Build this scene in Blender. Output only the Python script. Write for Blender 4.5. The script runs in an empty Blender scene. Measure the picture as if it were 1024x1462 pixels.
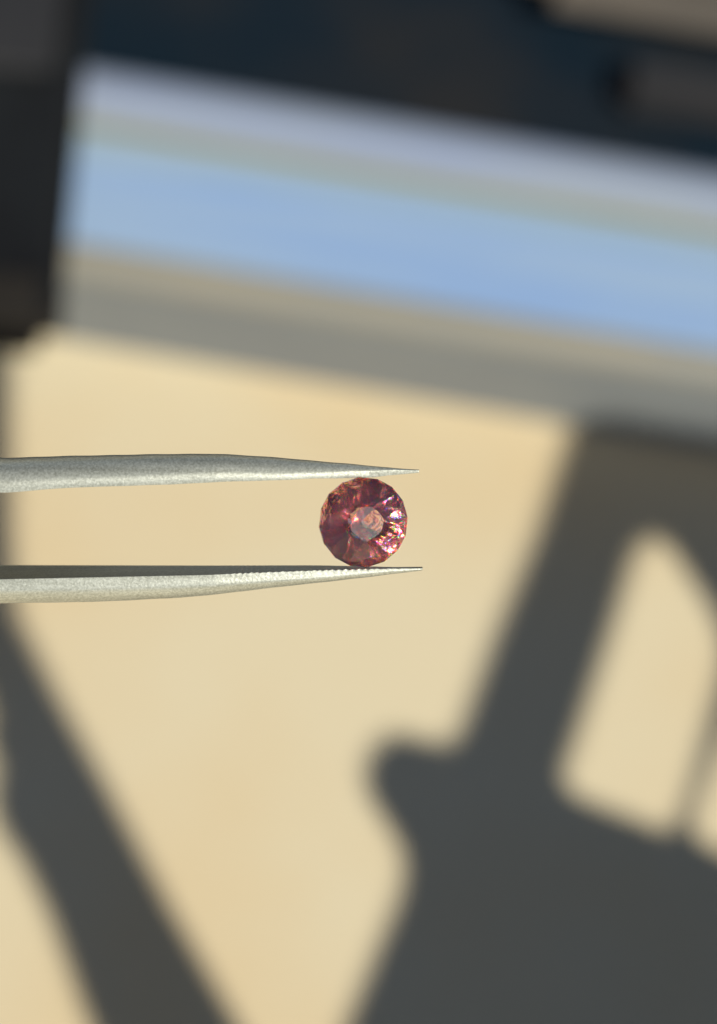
import bpy, bmesh, math, random
from math import sin, cos, pi, radians, sqrt, atan2, tan
from mathutils import Vector, Matrix
random.seed(7)
S = bpy.context.scene
COL = S.collection

# ------------------------------------------------------------------ camera
MM = 0.001
PX = 0.05 * MM                      # one photograph pixel at the gem's distance
DG = 0.12                           # camera to gem
PITCH, ROLL = radians(60), radians(9.6)
CAM = Vector((0, -0.20, 0.346))
fwd = Vector((0, cos(PITCH), -sin(PITCH)))
U0 = Vector((0, sin(PITCH), cos(PITCH)))
X0 = Vector((1, 0, 0))
R_ = cos(ROLL) * X0 + sin(ROLL) * U0
U_ = -sin(ROLL) * X0 + cos(ROLL) * U0
B_ = -fwd
CM = Matrix((R_, U_, B_)).transposed()
cam_d = bpy.data.cameras.new('camera')
cam = bpy.data.objects.new('camera', cam_d); COL.objects.link(cam)
cam.matrix_world = Matrix.Translation(CAM) @ CM.to_4x4()
cam_d.lens = 50; cam_d.sensor_fit = 'HORIZONTAL'; cam_d.sensor_width = 50 * 1024 / 2400
cam_d.clip_start = 0.005; cam_d.clip_end = 200
cam_d.dof.use_dof = True
cam_d.dof.focus_distance = DG
cam_d.dof.aperture_fstop = 50 / 4.1
S.camera = cam

# ------------------------------------------------------------------ sun, sky, exposure
s_cam = Vector((0.55, -0.20, 0.83)).normalized()      # sun stands behind the camera, to its right
SUN = (s_cam.x * R_ + s_cam.y * U_ + s_cam.z * B_).normalized()
elev = math.asin(SUN.z); azi = atan2(SUN.x, SUN.y)
ld = bpy.data.lights.new('sun', 'SUN'); ld.energy = 5.0; ld.angle = radians(0.53); ld.color = (1, 0.95, 0.83)
sun = bpy.data.objects.new('sun', ld); COL.objects.link(sun)
sun.rotation_euler = SUN.to_track_quat('Z', 'Y').to_euler()
W = bpy.data.worlds.new('World'); S.world = W; W.use_nodes = True
nt = W.node_tree
sky = nt.nodes.new('ShaderNodeTexSky'); sky.sky_type = 'NISHITA'; sky.sun_disc = False
sky.air_density = 0.85; sky.dust_density = 1.0; sky.ozone_density = 0.5; sky.sun_elevation = elev; sky.sun_rotation = azi
bg = nt.nodes['Background']; bg.inputs['Strength'].default_value = 0.05
nt.links.new(sky.outputs[0], bg.inputs[0])
S.view_settings.view_transform = 'Standard'; S.view_settings.look = 'None'
S.view_settings.exposure = 0.33; S.view_settings.gamma = 1
S.render.engine = 'CYCLES'
S.cycles.max_bounces = 24; S.cycles.transmission_bounces = 24; S.cycles.glossy_bounces = 8
S.cycles.sample_clamp_indirect = 35
S.cycles.use_denoising = True

# ------------------------------------------------------------------ helpers
def ray(px, py):
    return ((px - 512) * R_ + (731 - py) * U_ + 2400 * fwd).normalized()
def on_z(px, py, z=0.0):
    d = ray(px, py); return CAM + d * ((z - CAM.z) / d.z)
def tag(o, label=None, cat=None, group=None, kind=None):
    for k, v in (('label', label), ('category', cat), ('group', group), ('kind', kind)):
        if v: o[k] = v
    return o
def empty(name, loc=(0, 0, 0), label=None, cat=None):
    o = bpy.data.objects.new(name, None); o.empty_display_size = 0.01
    COL.objects.link(o); o.location = loc
    return tag(o, label, cat)
def obj(name, verts, faces, mat, parent=None, smooth=False):
    me = bpy.data.meshes.new(name); me.from_pydata([tuple(v) for v in verts], [], faces); me.update()
    bm = bmesh.new(); bm.from_mesh(me); bmesh.ops.recalc_face_normals(bm, faces=bm.faces); bm.to_mesh(me); bm.free()
    me.materials.append(mat)
    for p in me.polygons: p.use_smooth = smooth
    o = bpy.data.objects.new(name, me); COL.objects.link(o)
    if parent: o.parent = parent
    return o
def mat(name, col, rough=0.6, metal=0.0, var=None, scale=30, detail=3, bump=0, bscale=None, bdist=0.0005, spec=0.5, ramp=(0.35, 0.65), vrough=0, streak=0):
    m = bpy.data.materials.new(name); m.use_nodes = True
    n = m.node_tree.nodes; l = m.node_tree.links; p = n['Principled BSDF']
    p.inputs['Base Color'].default_value = (*col, 1); p.inputs['Roughness'].default_value = rough
    p.inputs['Metallic'].default_value = metal; p.inputs['Specular IOR Level'].default_value = spec
    tc = n.new('ShaderNodeTexCoord')
    if var:
        t = n.new('ShaderNodeTexNoise'); t.inputs['Scale'].default_value = scale; t.inputs['Detail'].default_value = detail
        mp = n.new('ShaderNodeMapping'); mp.inputs['Scale'].default_value = (1 / streak if streak else 1, 1, 1)
        l.new(tc.outputs['Object'], mp.inputs['Vector']); l.new(mp.outputs[0], t.inputs['Vector'])
        r = n.new('ShaderNodeValToRGB'); r.color_ramp.elements[0].position = ramp[0]; r.color_ramp.elements[1].position = ramp[1]
        r.color_ramp.elements[0].color = (*col, 1); r.color_ramp.elements[1].color = (*var, 1)
        l.new(t.outputs[0], r.inputs[0]); l.new(r.outputs[0], p.inputs['Base Color'])
        if vrough:
            mr = n.new('ShaderNodeMapRange'); mr.inputs[3].default_value = rough - vrough; mr.inputs[4].default_value = rough + vrough
            l.new(t.outputs[0], mr.inputs[0]); l.new(mr.outputs[0], p.inputs['Roughness'])
    if bump:
        t = n.new('ShaderNodeTexNoise'); t.inputs['Scale'].default_value = bscale or scale; t.inputs['Detail'].default_value = 4
        l.new(tc.outputs['Object'], t.inputs['Vector'])
        b = n.new('ShaderNodeBump'); b.inputs['Strength'].default_value = bump; b.inputs['Distance'].default_value = bdist
        l.new(t.outputs[0], b.inputs['Height']); l.new(b.outputs[0], p.inputs['Normal'])
    return m

# ------------------------------------------------------------------ materials
M_ground = mat('sandy_stone', (0.52, 0.412, 0.25), 0.8, var=(0.535, 0.466, 0.322), scale=10, detail=4, bump=0.3, bscale=900, bdist=0.0003, spec=0.2, ramp=(0.3, 0.6))
M_riser = mat('grey_stone', (0.150, 0.162, 0.168), 0.7, var=(0.165, 0.178, 0.18), scale=25)
M_tan = mat('tan_edge', (0.20, 0.19, 0.155), 0.6, var=(0.18, 0.178, 0.155), scale=25)
M_blue = mat('blue_paint', (0.19, 0.30, 0.52), 0.5, var=(0.265, 0.36, 0.48), scale=80, streak=10)
M_pale = mat('pale_blue_paint', (0.30, 0.345, 0.40), 0.5, var=(0.255, 0.305, 0.43), scale=60, streak=5)
M_grb = mat('greyish_blue_paint', (0.235, 0.335, 0.45), 0.5, var=(0.26, 0.34, 0.43), scale=110, streak=10)
M_olive = mat('olive_seal', (0.21, 0.215, 0.13), 0.6, var=(0.22, 0.23, 0.15), scale=30)
M_navy = mat('navy_mat', (0.0035, 0.010, 0.018), 0.8, var=(0.014, 0.015, 0.017), scale=12, spec=0.1, ramp=(0.4, 0.6))
M_black = mat('black_metal', (0.006, 0.006, 0.007), 0.6, var=(0.012, 0.014, 0.016), scale=20, spec=0.1)
M_bar2 = mat('brown_black_rubber', (0.014, 0.012, 0.010), 0.7, var=(0.02, 0.018, 0.015), scale=20, spec=0.2)
M_bar3 = mat('dark_grey_metal', (0.019, 0.02, 0.023), 0.6, var=(0.026, 0.026, 0.028), scale=20, spec=0.2)
M_brownstone = mat('dull_brown_stone', (0.12, 0.10, 0.08), 0.8, var=(0.085, 0.075, 0.064), scale=20)
M_caster = mat('dark_caster_paint', (0.03, 0.03, 0.03), 0.5, var=(0.04, 0.04, 0.04), scale=20)  # for the added unseen panels that cast the ground shadows

# ------------------------------------------------------------------ ground
g = 40
o = obj('ground', [(-g, -g, 0), (g, -g, 0), (g, g, 0), (-g, g, 0)], [(0, 1, 2, 3)], M_ground); tag(o, kind='structure')

# ------------------------------------------------------------------ ledge: a long low block lying along x; its section in (y, z)
yb = on_z(512, 556).y
H = 0.030
ye = {}
def sweep(name, sec, x0, x1, m, parent, smooth=False, close=True, cuts=1):
    v = []; f = []; n = len(sec)
    for i in range(cuts + 1):
        x = x0 + (x1 - x0) * i / cuts
        v += [(x, y, z) for y, z in sec]
    for i in range(cuts):
        for j in range(n if close else n - 1):
            k = (j + 1) % n
            f.append((i * n + j, i * n + k, (i + 1) * n + k, (i + 1) * n + j))
    if close: f += [tuple(range(n)), tuple(range(cuts * n, cuts * n + n))]
    return obj(name, v, f, m, parent, smooth)
def ytop(px, py, z): return on_z(px, py, z).y
XL, XR = -0.6, 0.8
ledge = empty('ledge', (0, yb, 0), 'long pale blue and grey ledge with an olive line, on the sandy ground', 'ledge')
def L(sec): return [(y - yb, z) for y, z in sec]
y1 = ytop(512, 432, H); y0 = yb
yo1 = ytop(512, 254, H); yo0 = ytop(512, 240, H); yend = ytop(512, 98, H)
hz = H - 0.0055
r = 0.026
sweep('riser', L([(yb, 0), (yb, hz), (yend - r - .0005, hz), (yend - r - .0005, 0)]), XL, XR, M_riser, ledge)
arc = [(yb + 0.0008 + 0.0055 - 0.0055 * cos(a), hz + 0.0002 + 0.0053 * sin(a)) for a in [i * pi / 2 / 8 for i in range(9)]]
sweep('edge_trim', L([(arc[-1][0] + 0.001, hz + 0.0002)] + arc[:] + [(arc[-1][0] + 0.001, H)]), XL, XR, M_tan, ledge, smooth=False)
ya = arc[-1][0] + 0.001
yq = ytop(512, 290, H)
sweep('blue_panel', L([(ya + .0003, hz + .0003), (ya + .0003, H), (yq, H + .0003), (yq, hz + .0003)]), XL, XR, M_blue, ledge)
sweep('grey_blue_panel', L([(yq + .0003, hz + .0003), (yq + .0003, H), (yo1, H), (yo1, hz + .0003)]), XL, XR, M_grb, ledge)
sweep('seal_strip', L([(yo1 + .0003, hz + .0003), (yo1 + .0003, H + .001), (yo0, H + .001), (yo0, hz + .0003)]), XL, XR, M_olive, ledge)
r = 0.026
back = [(yend - r + r * sin(a), H - 0.025 * (1 - cos(a))) for a in [i * pi / 2 / 12 for i in range(13)]]
sweep('rear_panel', L([(yo0 + .0003, hz + .0003), (yo0 + .0003, H)] + back + [(yend, 0), (yend - r, 0), (yend - r, hz + .0003)]), XL, XR, M_pale, ledge)

# dark mat behind the ledge, and a dull stone on it at the far right
yn = yend + 0.0005
mo = empty('rubber_mat', (0, yn, 0))
bpy.data.objects.remove(mo)
o = sweep('rubber_mat', [(yn, 0.0004), (yn, 0.004), (yn + 0.5, 0.004), (yn + 0.5, 0.0004)], XL, XR, M_navy, None)
tag(o, 'near-black navy mat lying behind the pale blue ledge at the top', 'mat')
def box(name, c0, c1, m, parent=None, bev=0.0, seg=3):
    me = bpy.data.meshes.new(name); bm = bmesh.new(); bmesh.ops.create_cube(bm, size=1)
    for v in bm.verts:
        v.co = Vector([ (v.co[i] + .5) * (c1[i] - c0[i]) + c0[i] for i in range(3)])
    if bev: bmesh.ops.bevel(bm, geom=bm.edges[:], offset=bev, segments=seg, affect='EDGES')
    bm.to_mesh(me); bm.free(); me.materials.append(m)
    o = bpy.data.objects.new(name, me); COL.objects.link(o)
    if parent: o.parent = parent
    return o
p = on_z(750, -20, 0.012)
p2 = on_z(1024, 48, 0.012)
o = box('stone_slab', (p.x, p2.y - 0.002, 0.0045), (p.x + .5, p2.y + .25, 0.024), M_brownstone, bev=0.0085, seg=8)
tag(o, 'dull grey brown stone slab at the far right corner beyond the ledge', 'slab')

p = on_z(885, 130, 0.010); p2 = on_z(985, 165, 0.010); p3 = on_z(985, 95, 0.010)
o = box('grey_block', (p.x, p2.y, 0.0045), (p.x + .3, p3.y, 0.012), M_bar3, bev=0.0035, seg=6)
tag(o, 'charcoal grey block lying below the dull brown slab at the upper right', 'block')

# dark bar lying across the ledge at the far left
pf = on_z(84, 455, H + 0.008)
pb = on_z(122, 60, H + 0.008)
bar = empty('dark_bar', (pf.x, pf.y, H), 'thick black bar lying across the pale blue ledge at the far left', 'bar')
bar.rotation_euler = (0, 0, atan2(pb.y - pf.y, pb.x - pf.x) - pi / 2)
box('rail', (-0.05, 0, 0.0008), (0, 0.30, 0.011), M_black, bar, bev=0.0035, seg=5)
box('end_cap', (-0.0505, -0.008, 0.0003), (0.0006, 0.014, 0.0116), M_bar2, bar, bev=0.005, seg=6)
box('cover_plate', (-0.050, 0.068, 0.0115), (-0.006, 0.2, 0.0155), M_bar3, bar, bev=0.0019, seg=5)

# ------------------------------------------------------------------ added shadow caster, unseen towards the sun, outlines shaped to throw the ground shadows
nrm = Vector((SUN.x, SUN.y, 0)).normalized()
side = Vector((-nrm.y, nrm.x, 0))
cplane = 0.40
def cast(px, py):
    P = on_z(px, py)
    t = (cplane - P.dot(nrm)) / SUN.dot(nrm)
    Q = P + SUN * t
    return (Q.dot(side), Q.z)
sun_blocker = empty('shadow_caster', nrm * cplane, 'added dark panels out of view, shaped to cast the shadows on the sandy ground', 'sun_blocker')
sun_blocker.rotation_euler = (0, 0, atan2(side.y, side.x))
def smooth_poly(pts, it=2):
    for _ in range(it):
        q = []
        for a, b in zip(pts, pts[1:] + pts[:1]):
            q += [(a[0] * .75 + b[0] * .25, a[1] * .75 + b[1] * .25), (a[0] * .25 + b[0] * .75, a[1] * .25 + b[1] * .75)]
        pts = q
    return pts
def panel(name, outer, holes=(), th=0.004, dy=0.0):
    bm = bmesh.new()
    edges = []
    for loop in [outer] + list(holes):
        vs = [bm.verts.new((x, dy, z)) for x, z in (cast(*p) for p in loop)]
        edges += [bm.edges.new((a, b)) for a, b in zip(vs, vs[1:] + vs[:1])]
    bmesh.ops.triangle_fill(bm, edges=edges, use_beauty=True)
    r = bmesh.ops.extrude_face_region(bm, geom=bm.faces[:])
    for v in [e for e in r['geom'] if isinstance(e, bmesh.types.BMVert)]: v.co.y += th
    bmesh.ops.recalc_face_normals(bm, faces=bm.faces)
    me = bpy.data.meshes.new(name); bm.to_mesh(me); bm.free(); me.materials.append(M_caster)
    o = bpy.data.objects.new(name, me); COL.objects.link(o); o.parent = sun_blocker
    return o
outline_left = [(-150, 440), (-60, 455), (22, 478), (20, 600), (22, 760), (30, 880), (90, 1000), (150, 1110), (250, 1300), (345, 1465), (560, 1840), (900, 2600), (760, 2600), (330, 1900), (130, 1462), (78, 1320), (38, 1240), (8, 1200), (-6, 1150), (4, 1105), (-16, 1070), (-8, 1030), (-30, 980), (-150, 900)]
panel('caster_left', outline_left, th=0.0015, dy=0.0012)  # added panel cut to the outline of the left shadow
caster_right = [(828, 584), (770, 768), (718, 910), (668, 1050), (650, 1068), (625, 1064), (600, 1056), (575, 1053), (548, 1068), (530, 1105), (536, 1142),
        (555, 1172), (580, 1212), (589, 1246), (580, 1290), (555, 1350), (508, 1464), (300, 1960), (60, 2600), (400, 2600), (600, 2100), (1900, 2100), (2000, 785)]
hole1 = smooth_poly([(925, 758), (902, 778), (890, 810), (868, 880), (840, 960), (805, 1060), (786, 1108), (812, 1136), (880, 1162), (950, 1190), (972, 1168), (1000, 1070), (1024, 985), (1036, 930), (1020, 880), (985, 826), (955, 780)], 2)
hole2 = smooth_poly([(1062, 985), (1020, 1070), (982, 1165), (990, 1195), (1050, 1228), (1130, 1255), (1170, 1200), (1170, 980)], 2)
caster_right = [(x - (9 if y > 900 else 4), y - (3 if y > 900 else 0)) for x, y in caster_right]
hole1 = [(x + (6 + (y - 800) * .02 if x < 930 else 3), y + 3) for x, y in hole1]
panel('caster_right', caster_right, [hole1, hole2], th=0.002, dy=-0.001)  # added panel cut to the right shadow, widened to block more sky

# ------------------------------------------------------------------ tweezers (frame: x right along the jaws, y up in the picture, z towards the camera)
GP = CAM + fwd * DG
RIG = Matrix.Translation(GP) @ CM.to_4x4()
def make_metal():
    m = bpy.data.materials.new('matte_steel'); m.use_nodes = True
    n = m.node_tree.nodes; l = m.node_tree.links; p = n['Principled BSDF']
    tc = n.new('ShaderNodeTexCoord')
    t = n.new('ShaderNodeTexNoise'); t.inputs['Scale'].default_value = 6000; t.inputs['Detail'].default_value = 5; t.inputs['Roughness'].default_value = .65
    l.new(tc.outputs['Object'], t.inputs['Vector'])
    t2 = n.new('ShaderNodeTexNoise'); t2.inputs['Scale'].default_value = 500; t2.inputs['Detail'].default_value = 4
    mp = n.new('ShaderNodeMapping'); mp.inputs['Scale'].default_value = (0.12, 3, 3)
    l.new(tc.outputs['Object'], mp.inputs['Vector']); l.new(mp.outputs[0], t2.inputs['Vector'])
    mx = n.new('ShaderNodeMath'); mx.operation = 'MULTIPLY_ADD'; mx.inputs[1].default_value = 0.45
    l.new(t2.outputs[0], mx.inputs[0]); l.new(t.outputs[0], mx.inputs[2])
    r = n.new('ShaderNodeValToRGB'); e = r.color_ramp.elements
    e[0].position = .55; e[0].color = (.30, .31, .262, 1); e[1].position = .9; e[1].color = (.56, .58, .515, 1)
    l.new(mx.outputs[0], r.inputs[0]); l.new(r.outputs[0], p.inputs['Base Color'])
    p.inputs['Metallic'].default_value = 0.65; p.inputs['Roughness'].default_value = 0.42
    b = n.new('ShaderNodeBump'); b.inputs['Strength'].default_value = 0.9; b.inputs['Distance'].default_value = 0.00002
    l.new(t.outputs[0], b.inputs['Height']); l.new(b.outputs[0], p.inputs['Normal'])
    return m
M_steel = make_metal()
def interp(tab, x):
    if x <= tab[0][0]: return tab[0][1]
    for (a, va), (b, vb) in zip(tab, tab[1:]):
        if x <= b: 
            t = (x - a) / (b - a); return va + (vb - va) * t
    return tab[-1][1]
def sm(tab, x, h=14): return sum(interp(tab, x + k * h) for k in (-1, -.5, 0, .5, 1)) / 5 if x < 560 else interp(tab, x)
tw = empty('tweezers'); tag(tw, 'matte steel fine pointed tweezers reaching in from the left and gripping the gemstone', 'tweezers')
tw.matrix_world = RIG
width = [(-2400, 180), (-1200, 180), (-300, 130), (0, 96), (310, 66), (450, 40), (560, 18), (596, 8), (600, 5)]
u_top = [(-2400, 731), (-2300, 690), (-1300, 560), (-500, 620), (0, 653), (100, 650), (200, 648), (310, 647), (400, 653), (500, 662), (560, 668), (598, 670.2)]
u_mid = [(-2400, 738), (-2300, 715), (-1300, 600), (-500, 664), (0, 691), (100, 687), (200, 683), (310, 677), (400, 679), (500, 674), (560, 671), (598, 672)]
u_bot = [(-2400, 742), (-2300, 724), (-1300, 612), (-500, 678), (0, 704), (30, 703), (70, 699), (120, 696), (250, 692), (320, 688), (400, 686), (450, 683), (470, 683.2), (500, 683), (525, 682.6), (550, 679.5), (598, 674.8)]
l_bak = [(-2400, 728), (-2300, 770), (-1300, 868), (-500, 820), (0, 809), (300, 809), (450, 808), (520, 809), (560, 810), (604, 809.3)]
l_top = [(-2400, 744), (-2300, 780), (-1300, 885), (-500, 838), (0, 826), (300, 820), (340, 818), (450, 814), (520, 812.5), (560, 811.5), (604, 811.2)]
l_mid = [(-2400, 752), (-2300, 790), (-1300, 898), (-500, 850), (0, 836), (300, 830), (450, 823), (520, 817), (560, 814), (604, 812.4)]
l_bot = [(-2400, 760), (-2300, 815), (-1300, 950), (-500, 890), (0, 862), (100, 861), (160, 859), (260, 854), (310, 849), (430, 835), (520, 825), (604, 814.2)]
def jaw(name, upper):
    xs = [-2400 + 50 * i for i in range(48)] + [x * 1.0 for x in range(0, 300, 6)] + [300 + 1.5 * i for i in range(199)]
    end = 598.5 if upper else 603.5
    xs = [x for x in xs if x < end - 1] + [end]
    v = []; f = []; NA = 12
    for x in xs:
        w = interp(width, x)
        ser = 0.0
        if x > 318 and x < 585:
            fade = min(1, (x - 318) / 25, (585 - x) / 60)
            ser = 0.62 * fade * ((0.95 + .35 * sin(x * .041)) * (abs((((x + 1.6 * sin(x * .07)) / 8.9) % 1) * 2 - 1) - 0.5) * 2 + 0.35 * sin(x * .29))
        wob = 0.35 * sin(x * 0.11) + 0.25 * sin(x * 0.043 + 1)
        sec = []
        if upper:
            yt, ym, yb_ = sm(u_top, x) + wob * .5, sm(u_mid, x), sm(u_bot, x) + wob * .3
            yi = yb_ - 0.16 * w - 2
            yi = max(yi, yt + (yb_ - yt) * 0.3)
            rear = -w * .7
            sec.append((yb_ + ser * .15, w * .34 - .28 * (yb_ - ym) - .4))
            sec.append((yb_ - .5, w * .34 - .28 * (yb_ - ym)))
            sec.append((ym, w * .34))
            for k in range(1, NA):
                a = pi / 2 * k / (NA - 1)
                sec.append((ym + (yt - ym) * sin(a), -w * .25 + w * .585 * cos(a) ** .75 if k < NA - 1 else -w * .25))
            sec.append((yt + (yi - yt) * .5, rear))
            sec.append((yi, rear * .96))
        else:
            yk, yt, ym, yb_ = sm(l_bak, x), sm(l_top, x), sm(l_mid, x), sm(l_bot, x) + wob * .4
            yts = yt + ser; yk2 = yk + ser * .12
            if yk2 > yt - .2: yk2 = yt - .2
            sec.append((yk2, -w * .72))
            wz = w * .34
            sec.append((min(yts, ym - .9) - .2, wz - .5))
            sec.append((min(yts, ym - .9) + .3, wz))
            sec.append((max(min(yts, ym - .9) + .5, yt + (ym - yt) * .35), wz - .25 * (ym - yt) * .35))
            sec.append((ym, wz - .25 * (ym - yt)))
            for k in range(1, NA):
                a = pi / 2 * k / (NA - 1)
                sec.append((ym + (yb_ - ym) * sin(a), -w * .2 + (wz - .25 * (ym - yt) + w * .2) * cos(a)))
            sec.append((yb_ - (yb_ - yk) * .35, -w * .72))
        v += [((x - 512) * PX, (731 - y) * PX, z * PX) for y, z in sec]
        n = len(sec)
    m = len(xs)
    for i in range(m - 1):
        for j in range(n):
            k = (j + 1) % n
            f.append((i * n + j, i * n + k, (i + 1) * n + k, (i + 1) * n + j))
    f += [tuple(range(n)), tuple(range((m - 1) * n, m * n))]
    o = obj(name, v, f, M_steel, tw, True)
    bm = bmesh.new(); bm.from_mesh(o.data)
    for e in bm.edges:
        if len(e.link_faces) == 2 and e.calc_face_angle(0) > radians(28): e.smooth = False
    bm.to_mesh(o.data); bm.free()
    return o
jaw('jaw', True); jaw('jaw', False)

# ------------------------------------------------------------------ gem, cut facet by facet out of a block
CR1, CR2, CR3, CTAB = 38, 32, 25, 0.366
PV1, PV2, PV3, PV4 = 46, 42, 39, 36
GTX, GTY, GTZ = 5, 12.5, 5
GJIT, GSEED = 2.3, 44
def make_gem():
    random.seed(GSEED)
    bm = bmesh.new(); bmesh.ops.create_cube(bm, size=4)
    def cut(n, d):
        n = Vector(n).normalized()
        bmesh.ops.bisect_plane(bm, geom=bm.verts[:] + bm.edges[:] + bm.faces[:], plane_co=n * d, plane_no=n, clear_outer=True, dist=1e-6)
        es = [e for e in bm.edges if e.is_boundary]
        if es: bmesh.ops.holes_fill(bm, edges=es, sides=0)
    def ring(cnt, ang, pt, off=0.0, sgn=1):
        # facets inclined by ang to the girdle plane; each passes through the point (radius, height) pt
        for i in range(cnt):
            a = 2 * pi * (i + off) / cnt
            j = random.uniform(-1, 1) * GJIT
            th = radians(ang + j)
            n = Vector((sin(th) * cos(a), sin(th) * sin(a), sgn * cos(th)))
            P = Vector((pt[0] * cos(a), pt[0] * sin(a), pt[1]))
            cut(n, n.dot(P))
    for i in range(16): a = 2 * pi * (i + .5) / 16; cut((cos(a), sin(a), 0), 1.0 + random.uniform(-.006, .006))
    gh = 0.05
    ring(16, CR1, (1.0, gh), .5)
    ring(8, CR2, (0.97, gh + .015), 0)
    ring(16, 29, (0.80, gh + .13), .25)
    ring(8, CR3, (0.60, gh + .27), .5)
    cut((0, 0, 1), gh + CTAB)
    ring(16, PV1, (1.0, -gh), .5, -1)
    ring(16, PV2, (0.86, -gh - .14), 0, -1)
    ring(16, 42, (0.70, -gh - .31), .5, -1)
    ring(16, 40.5, (0.50, -gh - .49), 0, -1)
    ring(8, PV3, (0.55, -gh - .44), .5, -1)
    ring(8, PV4, (0.30, -gh - .665), 0, -1)
    bmesh.ops.remove_doubles(bm, verts=bm.verts, dist=1e-4)
    bmesh.ops.recalc_face_normals(bm, faces=bm.faces)
    rad = 63.5 * PX
    for v in bm.verts: v.co *= rad
    me = bpy.data.meshes.new('gemstone'); bm.to_mesh(me); bm.free()
    return me
GWS, GWD, GWT = 1500, 0.00005, 0.000008
GSOFT, GROUGH, GDENS = 0.45, 0.1, 320
def gem_mat():
    m = bpy.data.materials.new('pink_gem'); m.use_nodes = True
    n = m.node_tree.nodes; l = m.node_tree.links; n.remove(n['Principled BSDF'])
    out = n['Material Output']; prev = None
    tc = n.new('ShaderNodeTexCoord'); wv = n.new('ShaderNodeTexNoise')     # faint polishing waves and growth lines in the stone
    wv.inputs['Scale'].default_value = GWS; wv.inputs['Detail'].default_value = 2; wv.inputs['Distortion'].default_value = 0.6
    l.new(tc.outputs['Object'], wv.inputs['Vector'])
    bp = n.new('ShaderNodeBump'); bp.inputs['Strength'].default_value = 1; 
    sp = n.new('ShaderNodeSeparateXYZ'); l.new(tc.outputs['Object'], sp.inputs[0])      # the waves are on the hidden lower facets; the top is better polished
    mr = n.new('ShaderNodeMapRange'); mr.inputs[1].default_value = -0.0001; mr.inputs[2].default_value = 0.0001
    mr.inputs[3].default_value = GWD; mr.inputs[4].default_value = GWT
    l.new(sp.outputs[2], mr.inputs[0]); l.new(mr.outputs[0], bp.inputs['Distance'])
    l.new(wv.outputs[0], bp.inputs['Height'])
    for wt, rg in ((1 - GSOFT, 0.0), (GSOFT, GROUGH)):
        for c, ior in (((1, 0, 0), 1.725), ((0, 1, 0), 1.765), ((0, 0, 1), 1.81)):
            gl = n.new('ShaderNodeBsdfGlass'); gl.inputs['Color'].default_value = (*[k * wt for k in c], 1)
            l.new(bp.outputs[0], gl.inputs['Normal']); gl.inputs['Roughness'].default_value = rg; gl.inputs['IOR'].default_value = ior
            if prev is None: prev = gl
            else:
                ad = n.new('ShaderNodeAddShader'); l.new(prev.outputs[0], ad.inputs[0]); l.new(gl.outputs[0], ad.inputs[1]); prev = ad
    l.new(prev.outputs[0], out.inputs['Surface'])
    va = n.new('ShaderNodeVolumeAbsorption'); va.inputs['Color'].default_value = (0.95, 0.48, 0.41, 1); va.inputs['Density'].default_value = GDENS
    l.new(va.outputs[0], out.inputs['Volume'])
    return m
me = make_gem(); me.materials.append(gem_mat())
gem = bpy.data.objects.new('gemstone', me); COL.objects.link(gem)
tag(gem, 'small round faceted pink and maroon gemstone held between the two tweezer tips', 'gemstone')
GR = Matrix.Rotation(radians(GTX), 4, 'X') @ Matrix.Rotation(radians(GTY), 4, 'Y') @ Matrix.Rotation(radians(GTZ), 4, 'Z')
gem.matrix_world = RIG @ Matrix.Translation(Vector(((519 - 512) * PX, (731 - 745.5) * PX, 0))) @ GR
